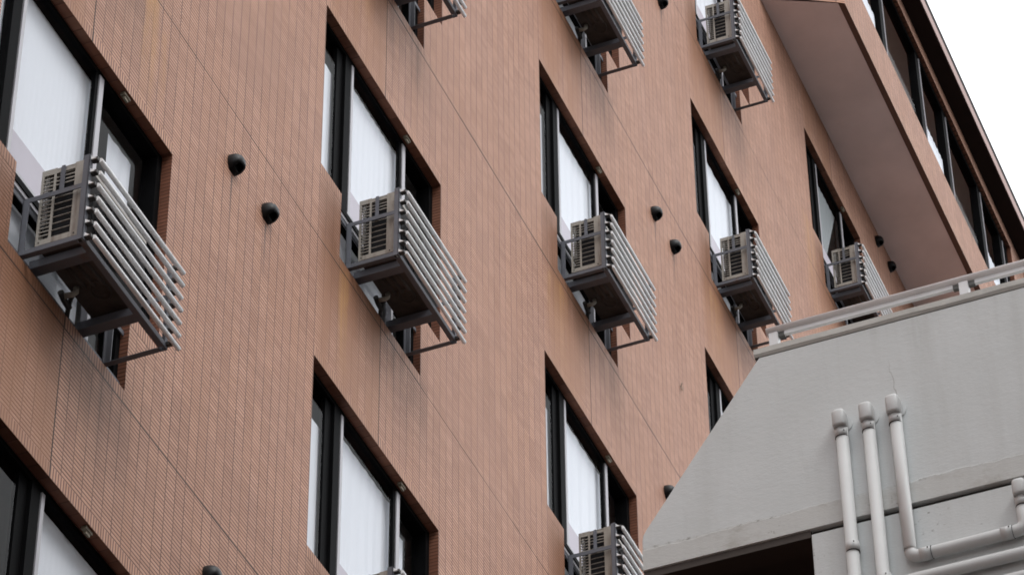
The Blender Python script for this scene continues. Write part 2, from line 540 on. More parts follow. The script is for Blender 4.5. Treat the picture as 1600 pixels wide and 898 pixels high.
def empty(name, loc=(0, 0, 0), label=None, cat=None, group=None):
    o = bpy.data.objects.new(name, None)
    o.empty_display_size = 0.2
    COL.objects.link(o)
    o.location = loc
    if label:
        o['label'] = label
    if cat:
        o['category'] = cat
    if group:
        o['group'] = group
    return o


KIDS = {}


def children(o):
    return [c for c in COL.objects if c.parent == o]


def copy_tree(o, parent=None):
    c = o.copy()
    COL.objects.link(c)
    c.parent = parent
    for ch in children(o):
        copy_tree(ch, c)
    return c


# ------------------------------------------------------------------ ground
g = MB()
g.quad([(-400, -400, 0), (400, -400, 0), (400, 400, 0), (-400, 400, 0)])
go = g.build('ground', simple('paving', (0.04, 0.039, 0.038), 0.9, var=0.2, scale=0.6))
go['kind'] = 'structure'

# ------------------------------------------------------------------ the tiled apartment block
WW, LA, LB, ZS, ZB = 1.892, 0.312, 1.575, 1.424, 1.960
XC = {1: -3.786, 2: 0.0, 3: 3.8135, 4: 7.627, 5: 11.4497}
ZR = {r: ZO + (k - 2) * FH for k, r in enumerate('ABCDEF')}
WINS = [(1, 'A'), (1, 'B'), (2, 'B'), (2, 'C'), (2, 'D'), (3, 'C'), (3, 'D'), (3, 'E'), (4, 'D'), (4, 'E'), (4, 'F'), (5, 'F')]
TH = 0.16
BX0, BX1, BD = -13.0, 22.0, 9.0
ZTOP = ZO + 12.25
ZSOF = ZO + 9.735

bld = empty('apartment_building', (0, 0, 0), 'tall apartment block clad in narrow reddish brown tiles with stepped windows', 'building')

opens, bands = [], []
for c, r in WINS:
    x, z = XC[c], ZR[r]
    opens.append((x, x + WW, z - ZS, z))
    opens.append((x + LA, x + LB, z - ZB, z - ZS))
    bands.append((x, x + WW, z, z + 0.08))
    bands.append((x + LA, x + LB, z - ZB - 0.08, z - ZB))
    bands.append((x, x + LA, z - ZS - 0.08, z - ZS))
    bands.append((x + LB, x + WW, z - ZS - 0.08, z - ZS))
xs = sorted({BX0, BX1} | {v for o in opens + bands for v in o[:2]})
zs = sorted({0.0, ZTOP} | {v for o in opens + bands for v in o[2:]})


def inside(lst, x, z):
    for o in lst:
        if o[0] < x < o[1] and o[2] < z < o[3]:
            return o
    return None


w = MB()
for i in range(len(xs) - 1):
    for j in range(len(zs) - 1):
        a, b, c, d = xs[i], xs[i + 1], zs[j], zs[j + 1]
        mx, mz = (a + b) / 2, (c + d) / 2
        if inside(opens, mx, mz):
            continue
        bd = inside(bands, mx, mz)
        P = [(a, 0, c), (b, 0, c), (b, 0, d), (a, 0, d)]
        if bd:
            uv = [(0.9486 + p[2] - bd[2] + (0.103 if bd[3] - bd[2] > 0.2 else 0.0), p[0]) for p in P]
        else:
            uv = [(p[0], p[2]) for p in P]
        w.quad(P, uv)
RVF = []
RV = 0.064                                   # depth of the tiled reveal
for c, r in WINS:
    x, z = XC[c], ZR[r]
    # outline of the stepped opening, anticlockwise seen from outside
    ol = [(x + LA, z - ZB), (x + LB, z - ZB), (x + LB, z - ZS), (x + WW, z - ZS), (x + WW, z), (x, z), (x, z - ZS), (x + LA, z - ZS)]
    for k in range(8):
        (xa, za), (xb, zb) = ol[k], ol[(k + 1) % 8]
        P = [(xa, 0, za), (xa, RV, za), (xb, RV, zb), (xb, 0, zb)]
        if abs(xa - xb) < 1e-6:
            uv = [(0.9486 + p[1], p[2]) for p in P]
        else:
            uv = [(p[0], 0.0066 + p[1] * 0.25) for p in P]
        RVF.append(len(w.f))
        w.quad(P, uv)
# sides, back and roof
for P in ([(BX0, BD, 0), (BX0, 0, 0), (BX0, 0, ZTOP), (BX0, BD, ZTOP)], [(BX1, 0, 0), (BX1, BD, 0), (BX1, BD, ZTOP), (BX1, 0, ZTOP)],
          [(BX1, BD, 0), (BX0, BD, 0), (BX0, BD, ZTOP), (BX1, BD, ZTOP)]):
    w.quad(P, [(p[0] + p[1], p[2]) for p in P])
w.quad([(BX0, 0, ZTOP), (BX1, 0, ZTOP), (BX1, BD, ZTOP), (BX0, BD, ZTOP)], [(0.95, 0.01)] * 4)
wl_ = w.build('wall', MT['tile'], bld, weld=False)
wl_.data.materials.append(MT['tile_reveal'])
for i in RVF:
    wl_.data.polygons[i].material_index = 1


# ---- windows
def bx(m, x0, x1, y0, y1, z0, z1):
    m.box((x0, y0, z0), (x1, y1, z1))


def one(name, mat, parent, *boxes, bevel=0.0):
    m = MB()
    for b in boxes:
        bx(m, *b)
    return m.build(name, mat, parent, bevel=bevel)


def make_window(sh=0.0):
    f = MB()
    e = 0.0015
    bx(f, e, WW - e, RV, TH, -0.036, -e)                       # head
    bx(f, e, 0.045, RV, TH, -ZS + 0.03, -0.036)                # left jamb
    bx(f, 1.838, WW - e, RV, TH, -ZS + 0.03, -0.036)           # right jamb
    bx(f, e, LA, RV, TH, -ZS + e, -ZS + 0.03)
    bx(f, LB, WW - e, RV, TH, -ZS + e, -ZS + 0.03)
    bx(f, (0.352 if sh >= 0 else 0.44) + sh, 0.44 + sh + 0.001, 0.084, 0.115, -ZS + 0.0305, -0.037)     # left post
    bx(f, 0.4415 + sh, 0.526 + sh, 0.062, 0.10, -ZS + 0.0305, -0.037)
    if sh <= 0:
        bx(f, 1.4155 + sh, 1.50 + sh, 0.141, TH, -ZS + 0.04, -0.037)      # right post
    bx(f, LA + e, LB - e, 0.05, TH, -1.452, -1.409)            # transom
    bx(f, LA + e, LA + 0.04, 0.05, TH, -ZB + 0.03, -1.453)
    bx(f, LB - 0.045, LB - e, 0.05, TH, -ZB + 0.03, -1.453)
    bx(f, LA + e, LB - e, 0.05, TH, -ZB + e, -ZB + 0.0295)
    win = f.build('window', MT['frame'])
    one('sash_gasket', MT['frame'], win, (1.3365 + sh, 1.366 + sh, 0.066, 0.095, -1.37, -0.037))
    s = MB()
    bx(s, 0.541 + sh, 0.572 + sh, 0.062, 0.09, -1.374, -0.038)
    bx(s, 1.367 + sh, 1.414 + sh, 0.058, 0.09, -1.374, -0.038)
    bx(s, 0.5275 + sh, 1.414 + sh, 0.058, 0.092, -1.4075, -1.3745)
    bx(s, LA + 0.042, LB - 0.047, 0.056, 0.09, -1.482, -1.454)
    bx(s, 1.235, 1.262, 0.06, 0.1, -ZB + 0.031, -1.483)
    s.build('sash', MT['alu'], win)
    for (a, b, y, z0, z1) in ((0.573 + sh, 1.336 + sh, 0.078, -1.374, -0.037), (0.046, (0.351 if sh >= 0 else 0.439) + sh, 0.092, -ZS + 0.031, -0.037)) + (
                              () if sh > 0 else ((1.501 + sh, 1.837, 0.118, -ZS + 0.031, -0.037),)) + ((LA + 0.041, 1.234, 0.095, -ZB + 0.031, -1.483),
                              (1.263, LB - 0.046, 0.1, -ZB + 0.031, -1.483)):
        p = MB()
        p.quad([(a, y, z0), (b, y, z0), (b, y, z1), (a, y, z1)])
        p.build('glass_pane', MT['glass'], win)
    q = MB()
    bx(q, 0.574 + sh, 1.335 + sh, 0.098, 0.115, -1.373, -1.085)
    q.build('spandrel_panel', MT['panel'], win)
    q = MB()
    bx(q, LA + 0.045, 1.232, 0.13, 0.145, -ZB + 0.032, -1.49)
    q.build('lower_panel', MT['curtain'], win)
    k = MB()
    k.prism([(1.33, 0.012), (1.40, 0.012), (1.40, 0.040), (1.33, 0.040)], 2, -0.02, -0.0015)
    bx(k, 1.345, 1.385, 0.018, 0.030, -0.04, -0.02)
    k.build('head_bracket', MT['bracket_gold'], win)
    rm = MB()
    X0, X1, Y0, Y1, Z0, Z1 = -0.7, WW + 0.7, TH + 0.001, 2.4, -2.05, 0.42
    rm.quad([(X0, Y1, Z0), (X1, Y1, Z0), (X1, Y1, Z1), (X0, Y1, Z1)])
    rm.quad([(X0, Y0, Z0), (X0, Y1, Z0), (X0, Y1, Z1), (X0, Y0, Z1)])
    rm.quad([(X1, Y0, Z0), (X1, Y1, Z0), (X1, Y1, Z1), (X1, Y0, Z1)])
    rm.quad([(X0, Y0, Z1), (X1, Y0, Z1), (X1, Y1, Z1), (X0, Y1, Z1)])
    rm.quad([(X0, Y0, Z0), (X1, Y0, Z0), (X1, Y1, Z0), (X0, Y1, Z0)])
    # inner face of the outer wall round the opening
    for (a, b, c, d) in ((X0, 0, Z0, Z1), (WW, X1, Z0, Z1), (0, WW, 0, Z1), (0, LA, Z0, -ZS), (LB, WW, Z0, -ZS), (LA, LB, Z0, -ZB)):
        rm.quad([(a, Y0, c), (b, Y0, c), (b, Y0, d), (a, Y0, d)])
    rm.build('room_interior', MT['room'], win)
    return win


def curtain(parent, xa, xb, xb_low=None, mat='curtain', seed=0, amp=0.006, ztop=-0.085, zbot=-1.40, fl=0.105, yc=0.130):
    """hanging cloth with folds; the free edge may lean from xb at the top to xb_low at the hem"""
    rnd = random.Random(seed)
    m = MB()
    n, rows = 110, 14
    ph = [rnd.uniform(0, 6.28) for _ in range(4)]
    idx = []
    for j in range(rows + 1):
        t = j / rows
        z = ztop + (zbot - ztop) * t
        xr = xb if xb_low is None else xb + (xb_low - xb) * min(1, t * 1.3)
        row = []
        for i in range(n + 1):
            s_ = i / n
            x0 = xa + (xb - xa) * s_
            x = xa + (xr - xa) * s_
            y = amp * (0.35 + 1.3 * t) * (math.sin(x0 * 2 * math.pi / fl + ph[0] + 0.9 * math.sin(x0 * 5 + ph[1])) + 0.5 * math.sin(x0 * 17 + ph[2] + t))
            row.append(len(m.v))
            m.v.append((x, yc + y, z))
        idx.append(row)
    for j in range(rows):
        for i in range(n):
            m.f.append((idx[j][i], idx[j][i + 1], idx[j + 1][i + 1], idx[j + 1][i]))
            m.sm.append(True)
            m.uv.append(None)
    return m.build('curtain', MT[mat], parent, weld=False)


proto = make_window()
WOBJ = {}
SLID = {(1, 'A'): 0.43, (1, 'B'): -0.235}      # sashes slid along their track
for k, (c, r) in enumerate(WINS):
    o = make_window(SLID[(c, r)]) if (c, r) in SLID else proto if (c, r) == (2, 'B') else copy_tree(proto)
    o.parent = bld
    o.location = (XC[c], 0, ZR[r])
    WOBJ[(c, r)] = o
for (c, r), o in WOBJ.items():
    sd_ = c * 10 + ord(r)
    zt = {(1, 'B'): 0.0, (1, 'A'): 0.0}.get((c, r), -0.085)
    if (c, r) == (5, 'F'):
        curtain(o, 0.50, 1.38, 0.86, 'curtain_dim', sd_)
        continue
    cs = SLID.get((c, r), 0.0)
    curtain(o, 0.535 + cs, 1.50 + min(cs, 0.35), None, 'curtain', sd_, ztop=zt, amp=0.0012 if c == 1 else (0.004, 0.007, 0.005)[sd_ % 3], fl=0.05 if c == 1 else (0.09, 0.17, 0.13)[sd_ % 3])
    if (c, r) != (1, 'A'):
        curtain(o, 0.0, 0.47 if c > 1 else 0.293, None, 'curtain', sd_ + 2, ztop=-0.25, amp=0.003)
    if (c, r) in ((1, 'B'), (2, 'B'), (3, 'C')):
        curtain(o, 1.46 if c == 1 else 1.58, 1.735 if c == 1 else 1.72, None, 'curtain', sd_ + 1, ztop=-0.15, yc=0.172)


# ---- vent hoods
def make_vent():
    m = MB()
    R, D = 0.064, 0.080
    nu, nv = 20, 9

    def P(i, j, k=1.0):
        a = 2 * math.pi * i / nu
        t = j / nv * math.pi / 2
        rr = math.cos(t) ** 0.75 if j < nv else 0.0
        return Vector((R * k * rr * math.sin(a), -D * k * math.sin(t) ** 0.9, R * 1.08 * k * rr * math.cos(a)))

    def keep(p):
        return p.z > -R * 1.02 + (-p.y) / D * R * 0.82
    for k in (1.0, 0.93):
        for j in range(nv):
            for i in range(nu):
                q = [P(i, j, k), P(i + 1, j, k), P(i + 1, j + 1, k), P(i, j + 1, k)]
                # pull the vertices below the cut plane onto it
                inn = [keep(p) for p in q]
                if not any(inn):
                    continue
                for n_, p in enumerate(q):
                    if not inn[n_]:
                        p.z = -R * 1.02 + (-p.y) / D * R * 0.82
                m.quad(q if k == 1.0 else q[::-1], smooth=True)
    m.tube([(0, -0.008, 0), (0, -0.03, 0)], R * 0.80, 24)
    return m.build('vent_hood', MT['vent'])


pv = make_vent()
first = True
for c in (1, 3, 5):
    for r in 'ABCDEF':
        for dx in (-0.23, 0.23):
            x = XC[c] + WW + 0.945 + dx
            z = ZR[r] + 0.535
            if (c, r) in ((1, 'B'), (3, 'D'), (5, 'F'), (3, 'C')) or (c, r, dx > 0) in ((1, 'A', False), (3, 'E', True)):
                if (c, r, dx > 0) == (3, 'C', True):
                    continue
                o = pv if first else pv.copy()
                if not first:
                    COL.objects.link(o)
                first = False
                o.parent = bld
                o.location = (x, -0.001, z)

# ---- the jutting top storey
YF, YE = -0.79, -0.985
OX0, OX1 = 10.60, 21.5
ov = MB()
ov.quad([(10.20, -0.001, ZSOF), (10.565, -0.725, ZSOF), (OX1, -0.725, ZSOF), (OX1, -0.001, ZSOF)])
ov.quad([(10.20, -0.001, ZSOF + 0.2), (10.565, -0.725, ZSOF + 0.2), (OX1, -0.725, ZSOF + 0.2), (OX1, -0.001, ZSOF + 0.2)])
ov.build('soffit', MT['soffit'], bld)
db = MB()
db.quad([(10.17, -0.0005, ZSOF - 0.004), (10.565 - 0.012, -0.729, ZSOF - 0.004), (10.60, YF, ZSOF - 0.004), (10.20 - 0.06, -0.0005, ZSOF - 0.004)])
db.quad([(10.553, -0.726, ZSOF - 0.004), (OX1, -0.726, ZSOF - 0.004), (OX1, YF, ZSOF - 0.004), (10.60, YF, ZSOF - 0.004)])
db.build('drip_edge', MT['dark_tile'], bld)
Z1, Z2, Z3, Z4, Z5 = ZO + 10.505, ZO + 12.055, ZO + 12.257, ZO + 12.436, ZO + 12.62
WX0, WX1 = 11.0, 17.55
fw_ = MB()


def fq(x0, x1, z0, z1):
    P = [(x0, YF, z0), (x1, YF, z0), (x1, YF, z1), (x0, YF, z1)]
    fw_.quad(P, [(p[0], p[2]) for p in P])


fq(OX0, OX1, ZSOF - 0.004, Z1)
fq(OX0, WX0, Z1, Z2)
fq(WX1, OX1, Z1, Z2)
fq(OX0, OX1, Z2, Z3)
P = [(10.14, 0, ZSOF - 0.004), (OX0, YF, ZSOF - 0.004), (OX0, YF, Z3), (10.14, 0, Z3)]
fw_.quad(P, [(p[0] + p[1], p[2]) for p in P])
P = [(OX1, YF, ZSOF - 0.004), (OX1, 0, ZSOF - 0.004), (OX1, 0, Z3), (OX1, YF, Z3)]
fw_.quad(P, [(p[1], p[2]) for p in P])
DR = 0.05
for (a, b) in (((WX0, Z1), (WX1, Z1)), ((WX1, Z1), (WX1, Z2)), ((WX1, Z2), (WX0, Z2)), ((WX0, Z2), (WX0, Z1))):
    P = [(a[0], YF, a[1]), (a[0], YF + DR + 0.03, a[1]), (b[0], YF + DR + 0.03, b[1]), (b[0], YF, b[1])]
    fw_.quad(P, [(0.95 + p[1], p[2] + 0.3 * p[0]) for p in P])
fwo = fw_.build('parapet_wall', MT['tile_plain'], bld, weld=False)
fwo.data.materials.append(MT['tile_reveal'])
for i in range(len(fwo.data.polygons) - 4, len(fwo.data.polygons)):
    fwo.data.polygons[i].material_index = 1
# ribbon window
rw = MB()
yb = YF + DR
bx(rw, WX0 + .001, WX1 - .001, yb, yb + 0.1, Z2 - 0.05, Z2 - 0.001)
bx(rw, WX0 + .001, WX1 - .001, yb, yb + 0.1, Z1 + 0.001, Z1 + 0.04)
MUL = [11.02, 12.45, 13.93, 14.98, 16.39, 17.33]
for mx in MUL:
    bx(rw, mx - 0.12, mx, yb + 0.005, yb + 0.1, Z1 + 0.041, Z2 - 0.051)
bx(rw, 17.47, WX1 - .001, yb + 0.004, yb + 0.1, Z1 + 0.041, Z2 - 0.051)
rwo = rw.build('ribbon_window', MT['frame'], bld)
for mx in MUL[1:]:
    m = MB()
    bx(m, mx + 0.0005, mx + 0.016, yb - 0.004, yb + 0.05, Z1 + 0.042, Z2 - 0.052)
    m.build('mullion', MT['alu'], rwo)
for k in range(len(MUL)):
    a = MUL[k] + 0.017
    b = (MUL[k + 1] - 0.121) if k + 1 < len(MUL) else 17.469
    m = MB()
    m.quad([(a, yb + 0.04, Z1 + 0.041), (b, yb + 0.04, Z1 + 0.041), (b, yb + 0.04, Z2 - 0.051), (a, yb + 0.04, Z2 - 0.051)])
    m.build('glass_pane', MT['glass'], rwo)
for (a, b, zt) in ((11.05, 12.28, 11.17), (14.10, 14.82, 11.2), (16.42, 17.17, 11.32)):
    m = MB()
    n = 40
    for i in range(n):
        x0, x1 = a + (b - a) * i / n, a + (b - a) * (i + 1) / n
        y0, y1 = (yb + 0.058 + 0.003 * math.sin(x * 60) for x in (x0, x1))
        m.quad([(x0, y0, Z1 + 0.02), (x1, y1, Z1 + 0.02), (x1, y1, ZO + zt), (x0, y0, ZO + zt)], smooth=True)
    m.build('white_blind', MT['curtain'], rwo)
m = MB()
m.quad([(WX0 - .3, 0.7, Z1 - .6), (WX1 + .3, 0.7, Z1 - .6), (WX1 + .3, 0.7, Z2 + .12), (WX0 - .3, 0.7, Z2 + .12)])
m.quad([(WX0 - .3, yb + 0.11, Z2 + .12), (WX1 + .3, yb + 0.11, Z2 + .12), (WX1 + .3, 0.7, Z2 + .12), (WX0 - .3, 0.7, Z2 + .12)])
m.quad([(WX0 - .3, yb + 0.11, Z1 - .6), (WX1 + .3, yb + 0.11, Z1 - .6), (WX1 + .3, 0.7, Z1 - .6), (WX0 - .3, 0.7, Z1 - .6)])
m.quad([(WX0 - .3, yb + 0.11, Z1 - .6), (WX0 - .3, 0.7, Z1 - .6), (WX0 - .3, 0.7, Z2 + .12), (WX0 - .3, yb + 0.11, Z2 + .12)])
m.quad([(WX1 + .3, yb + 0.11, Z1 - .6), (WX1 + .3, 0.7, Z1 - .6), (WX1 + .3, 0.7, Z2 + .12), (WX1 + .3, yb + 0.11, Z2 + .12)])
m.build('room_interior', MT['room'], rwo)
# eaves
ev = MB()
ev.box((OX0 - 0.25, YE + 0.002, Z3), (OX1 + .2, 4.0, Z4 - 0.002))
ev.box((OX0 - 0.25, YE + 0.004, Z4 + 0.001), (OX1 + .2, 4.0, Z5))
evo = ev.build('roof_eave', MT['eave'], bld)
ef = MB()
ef.box((OX0 - 0.252, YE - 0.008, Z3 + 0.012), (OX1 + .2, YE, Z4))
ef.build('eave_trim', MT['eave_pink'], evo)

# ------------------------------------------------------------------ air conditioners in their racks
RX0, RX1, RY0, RY1, RZ0, RZ1 = 0.46, 1.40, -0.335, 0.03, -1.93, -1.36
MZ0, MZ1 = -1.578, -1.548


def make_rack():
    t = empty('air_conditioner_rack')
    s = MT['steel']
    P = 0.034
    one('post', s, t, (RX0, RX0 + 0.006, RY0, RY0 + P, RZ0, RZ1), (RX0, RX0 + P, RY0, RY0 + 0.006, RZ0, RZ1))
    one('post', s, t, (RX1 - 0.006, RX1, RY0, RY0 + P, RZ0, RZ1), (RX1 - P, RX1, RY0, RY0 + 0.006, RZ0, RZ1))
    one('post', s, t, (RX0, RX0 + 0.03, RY1 - 0.006, RY1, RZ0 + 0.002, MZ1), (RX0, RX0 + 0.006, RY1 - 0.036, RY1, RZ0 + 0.002, MZ1))
    one('post', s, t, (RX1 - 0.03, RX1, RY1 - 0.006, RY1, RZ0 + 0.002, MZ1), (RX1 - 0.006, RX1, RY1 - 0.036, RY1, RZ0 + 0.002, MZ1))
    for xa in (RX0, RX1):
        sgn = 1 if xa == RX0 else -1
        one('side_rail', s, t, (xa + sgn * 0.001, xa + sgn * 0.006, RY0 + P, RY1 - 0.036, MZ0, MZ1))
        one('side_rail', s, t, (xa + sgn * 0.001, xa + sgn * 0.006, RY0 + P, RY1, RZ0, RZ0 + 0.03), (xa + sgn * 0.007, xa + sgn * 0.034, RY0 + P, RY1, RZ0, RZ0 + 0.005))
    one('front_rail', s, t, (RX0 + P, RX1 - P, RY0 + 0.001, RY0 + 0.006, RZ0 + 0.001, RZ0 + 0.034), (RX0 + P, RX1 - P, RY0 + 0.006, RY0 + 0.034, RZ0 + 0.001, RZ0 + 0.006))
    one('rear_rail', s, t, (LA + 0.002, LB - 0.002, RY1 + 0.001, RY1 + 0.007, MZ0, MZ1))
    one('rear_rail', s, t, (LA + 0.002, LB - 0.002, RY1 + 0.001, RY1 + 0.007, RZ0 + 0.002, RZ0 + 0.034))
    for xa, xb in ((0.575, 0.64), (1.085, 1.15)):
        one('beam', s, t, (xa, xb, RY0 + 0.036, RY1 - 0.002, RZ0 + 0.0065, RZ0 + 0.012), (xa, xa + 0.005, RY0 + 0.036, RY1 - 0.002, RZ0 + 0.012, -1.872), (xb - 0.005, xb, RY0 + 0.036, RY1 - 0.002, RZ0 + 0.012, -1.872))
    one('strap', s, t, (0.484, 0.489, -0.183, -0.158, MZ1 - 0.01, -1.368), (0.484, 0.499, -0.180, -0.161, -1.3675, -1.360))
    for k in range(7):
        z = -1.387 - 0.0865 * k
        b = MB()
        b.tube([(RX0 + 0.036, -0.374, z), (RX1 + 0.040, -0.374, z)], 0.0138, 12)
        bo = b.build('bar', MT['bar'], t)
        for xa in (RX0 + 0.014, RX1 - 0.03):
            h = MB()
            h.box((xa, RY0 - 0.036, z - 0.011), (xa + 0.026, RY0 - 0.0005, z + 0.009))
            h.build('bracket', MT['bracket'], bo)
        h = MB()
        h.prism([(-0.3355, z - 0.004), (-0.3355, z + 0.020), (-0.366, z - 0.004)], 0, RX0 + 0.008, RX0 + 0.0135)
        h.build('end_tab', MT['bar'], bo)
    return t


def make_ac():
    t = empty('air_conditioner')
    X0, X1, Y0, Y1, Z0, Z1 = 0.50, 1.18, -0.287, -0.040, -1.857, -1.347
    th = 0.012
    c = MB()
    bx(c, X0 + 0.03, X1, Y0, Y1, Z1 - 0.02, Z1)                                    # top
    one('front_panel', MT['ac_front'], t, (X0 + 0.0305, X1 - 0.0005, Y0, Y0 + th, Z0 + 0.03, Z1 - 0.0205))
    bx(c, X1 - th, X1, Y0 + th, Y1, Z0 + 0.03, Z1 - 0.02)                           # far side
    bx(c, X0 + 0.03, X1, Y1 - th, Y1, Z0 + 0.03, Z0 + 0.10)
    bx(c, X0 + 0.03, X1, Y1 - th, Y1, Z1 - 0.06, Z1 - 0.02)
    c.build('casing', MT['ac'], t)
    # slotted side panel: slots are real gaps between slats
    s = MB()
    D = Y1 - Y0

    def yy(f):                     # f measured from the rear edge
        return Y1 - D * f

    def zz(f):                     # f measured from the top
        return Z1 - (Z1 - Z0) * f
    xa, xb = X0, X0 + 0.006
    bx(s, xa, xb, yy(0.06), yy(0.0), Z0, Z1)
    bx(s, xa, xb, yy(0.345), yy(0.29), Z0, Z1)
    bx(s, xa, xb, yy(1.0), yy(0.78), Z0, Z1)
    for (fa, fb) in ((0.06, 0.29), (0.345, 0.78)):
        bx(s, xa, xb, yy(fb), yy(fa), zz(0.075), zz(0.03) if fa > 0.3 else Z1)
        bx(s, xa, xb, yy(fb), yy(fa), Z0, zz(0.93))
    n = 17
    for k in range(1, n):
        f = 0.075 + (0.93 - 0.075) * k / n
        bx(s, xa, xb, yy(0.29), yy(0.06), zz(f + 0.0055), zz(f - 0.0055))
    ed = [0.135, 0.185, 0.235]
    for f in ed:
        bx(s, xa, xb, yy(0.78), yy(0.345), zz(f + 0.006), zz(f - 0.006))
    for k in range(1, 8):
        f = 0.235 + (0.93 - 0.235) * k / 8
        bx(s, xa, xb, yy(0.78), yy(0.345), zz(f + 0.0035), zz(f - 0.0035))
    bx(s, X0 + 0.006, X0 + 0.03, Y0, Y0 + 0.006, Z0, Z1)
    bx(s, X0 + 0.006, X0 + 0.03, Y1 - 0.006, Y1, Z0, Z1)
    bx(s, X0 + 0.006, X0 + 0.03, Y0 + 0.006, Y1 - 0.006, Z1 - 0.005, Z1)
    so2 = s.build('side_grille', MT['ac'], t)
    sc = MB()
    for (y, z) in ((Y1 - 0.02, Z0 + 0.018), (Y0 + 0.03, Z0 + 0.018)):
        sc.tube([(xa - 0.002, y, z), (xa + 0.001, y, z)], 0.005, 8)
    sc.build('screw', MT['bracket'], so2)
    k = MB()
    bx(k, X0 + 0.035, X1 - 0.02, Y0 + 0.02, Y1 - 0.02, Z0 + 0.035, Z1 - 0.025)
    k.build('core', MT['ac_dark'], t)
    fn = MB()
    for j in range(26):
        z = Z0 + 0.16 + j * 0.013
        bx(fn, X0 + 0.012, X0 + 0.034, Y1 - 0.036, Y1 - 0.018, z, z + 0.006)
    fn.build('coil_fins', MT['ac_fin'], t)
    # fan guard on the street side
    gd = MB()
    cx, cz = X0 + 0.30, (Z0 + Z1) / 2
    for rr in (0.205, 0.16, 0.12, 0.08, 0.04):
        gd.tube([(cx + rr * math.cos(a * math.pi / 16), Y0 - 0.006, cz + rr * math.sin(a * math.pi / 16)) for a in range(33)], 0.004, 6, cap=False)
    for a in range(8):
        gd.tube([(cx + 0.03 * math.cos(a * math.pi / 4), Y0 - 0.009, cz + 0.03 * math.sin(a * math.pi / 4)), (cx + 0.21 * math.cos(a * math.pi / 4), Y0 - 0.003, cz + 0.21 * math.sin(a * math.pi / 4))], 0.004, 6)
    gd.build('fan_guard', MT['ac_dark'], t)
    p = MB()
    bx(p, X0 + 0.0065, X1 - 0.001, Y0 + 0.0065, Y1 - 0.0065, Z0 + 0.002, Z0 + 0.03)
    for j in range(3):                                                             # pressed ribs
        y = Y0 + 0.07 + j * 0.05
        p.tube([(X0 + 0.20, y, Z0 + 0.001), (X0 + 0.38, y - 0.01, Z0 + 0.001)], 0.012, 8)
    p.tube([(X0 + 0.42 + 0.07 * math.cos(a * math.pi / 10), Y0 + 0.10 + 0.05 * math.sin(a * math.pi / 10), Z0 + 0.001) for a in range(21)], 0.008, 8, cap=False)
    p.build('base_pan', MT['ac_pan'], t)
    for xa in (0.590, 1.100):
        f = MB()
        bx(f, xa, xa + 0.035, Y0 - 0.01, Y1 + 0.015, Z0 - 0.014, Z0 + 0.0015)
        f.build('foot', MT['ac_pan'], t)
    d = MB()
    d.tube([(0.86, -0.085, Z0 + 0.004), (0.86, -0.085, Z0 - 0.028), (0.855, -0.07, Z0 - 0.042), (0.845, -0.03, Z0 - 0.046)], 0.016, 10)
    d.build('drain_elbow', MT['hose'], t)
    d = MB()
    d.tube([(0.93, -0.045, -1.80), (0.94, -0.01, -1.84), (0.95, 0.004, -1.88), (0.955, 0.012, -1.94)], 0.013, 10)
    d.tube([(0.82, -0.02, -1.893), (0.87, -0.012, -1.90), (0.94, -0.006, -1.90)], 0.017, 10)
    d.build('refrigerant_hose', MT['bracket'], t)
    return t


UNITS = [
    ((1, 'B'), 'barred grey steel rack at the left edge, nearest and largest', 'ivory slotted unit in the largest rack, at the left edge'),
    ((2, 'B'), 'rack with only its top showing at the bottom edge, left of centre', 'unit with just its top edge showing at the bottom, left of centre'),
    ((2, 'C'), 'barred grey rack below the tall window right of the two leftmost vents', 'ivory unit in the rack right of the two leftmost black vents'),
    ((2, 'D'), 'smallest visible piece of rack, cut by the top edge at upper centre left', 'dark unit almost wholly cut off by the top edge, left of centre'),
    ((3, 'C'), 'barred rack at the bottom edge touching the tip of the grey concrete', 'ivory unit at the bottom edge beside the tip of the grey concrete'),
    ((3, 'D'), 'barred grey rack just left of the pair of vents in mid photo', 'ivory unit just left of the pair of vents in mid photo'),
    ((3, 'E'), 'rack seen from below at the top edge, left of the single vent', 'unit seen from below at the top edge with its dark base showing'),
    ((4, 'E'), 'barred rack whose lower end meets the left end of the handrail', 'ivory unit in the rack that meets the left end of the handrail'),
    ((4, 'F'), 'barred rack at the top edge just left of the jutting soffit', 'ivory unit at the top edge just left of the jutting soffit'),
    ((5, 'F'), 'smallest barred rack, half hidden behind the handrail under the soffit', 'smallest ivory unit, behind the handrail under the soffit'),
]
rack0, ac0 = make_rack(), make_ac()
for k, (key, rlabel, alabel) in enumerate(UNITS):
    loc = (XC[key[0]], 0, ZR[key[1]])
    rk = rack0 if k == 0 else copy_tree(rack0)
    ac = ac0 if k == 0 else copy_tree(ac0)
    rk.location = loc
    ac.location = loc
    for ch in children(rk):
        if ch.name.startswith('bar'):
            ch.rotation_euler = (0, math.radians(random.uniform(-0.22, 0.22)), 0)
    rk['label'] = rlabel
    rk['category'] = 'rack'
    rk['group'] = 'barred air conditioner racks on the tiled wall'
    ac['label'] = alabel
    ac['category'] = 'air conditioner'
    ac['group'] = 'outdoor air conditioners in the racks'

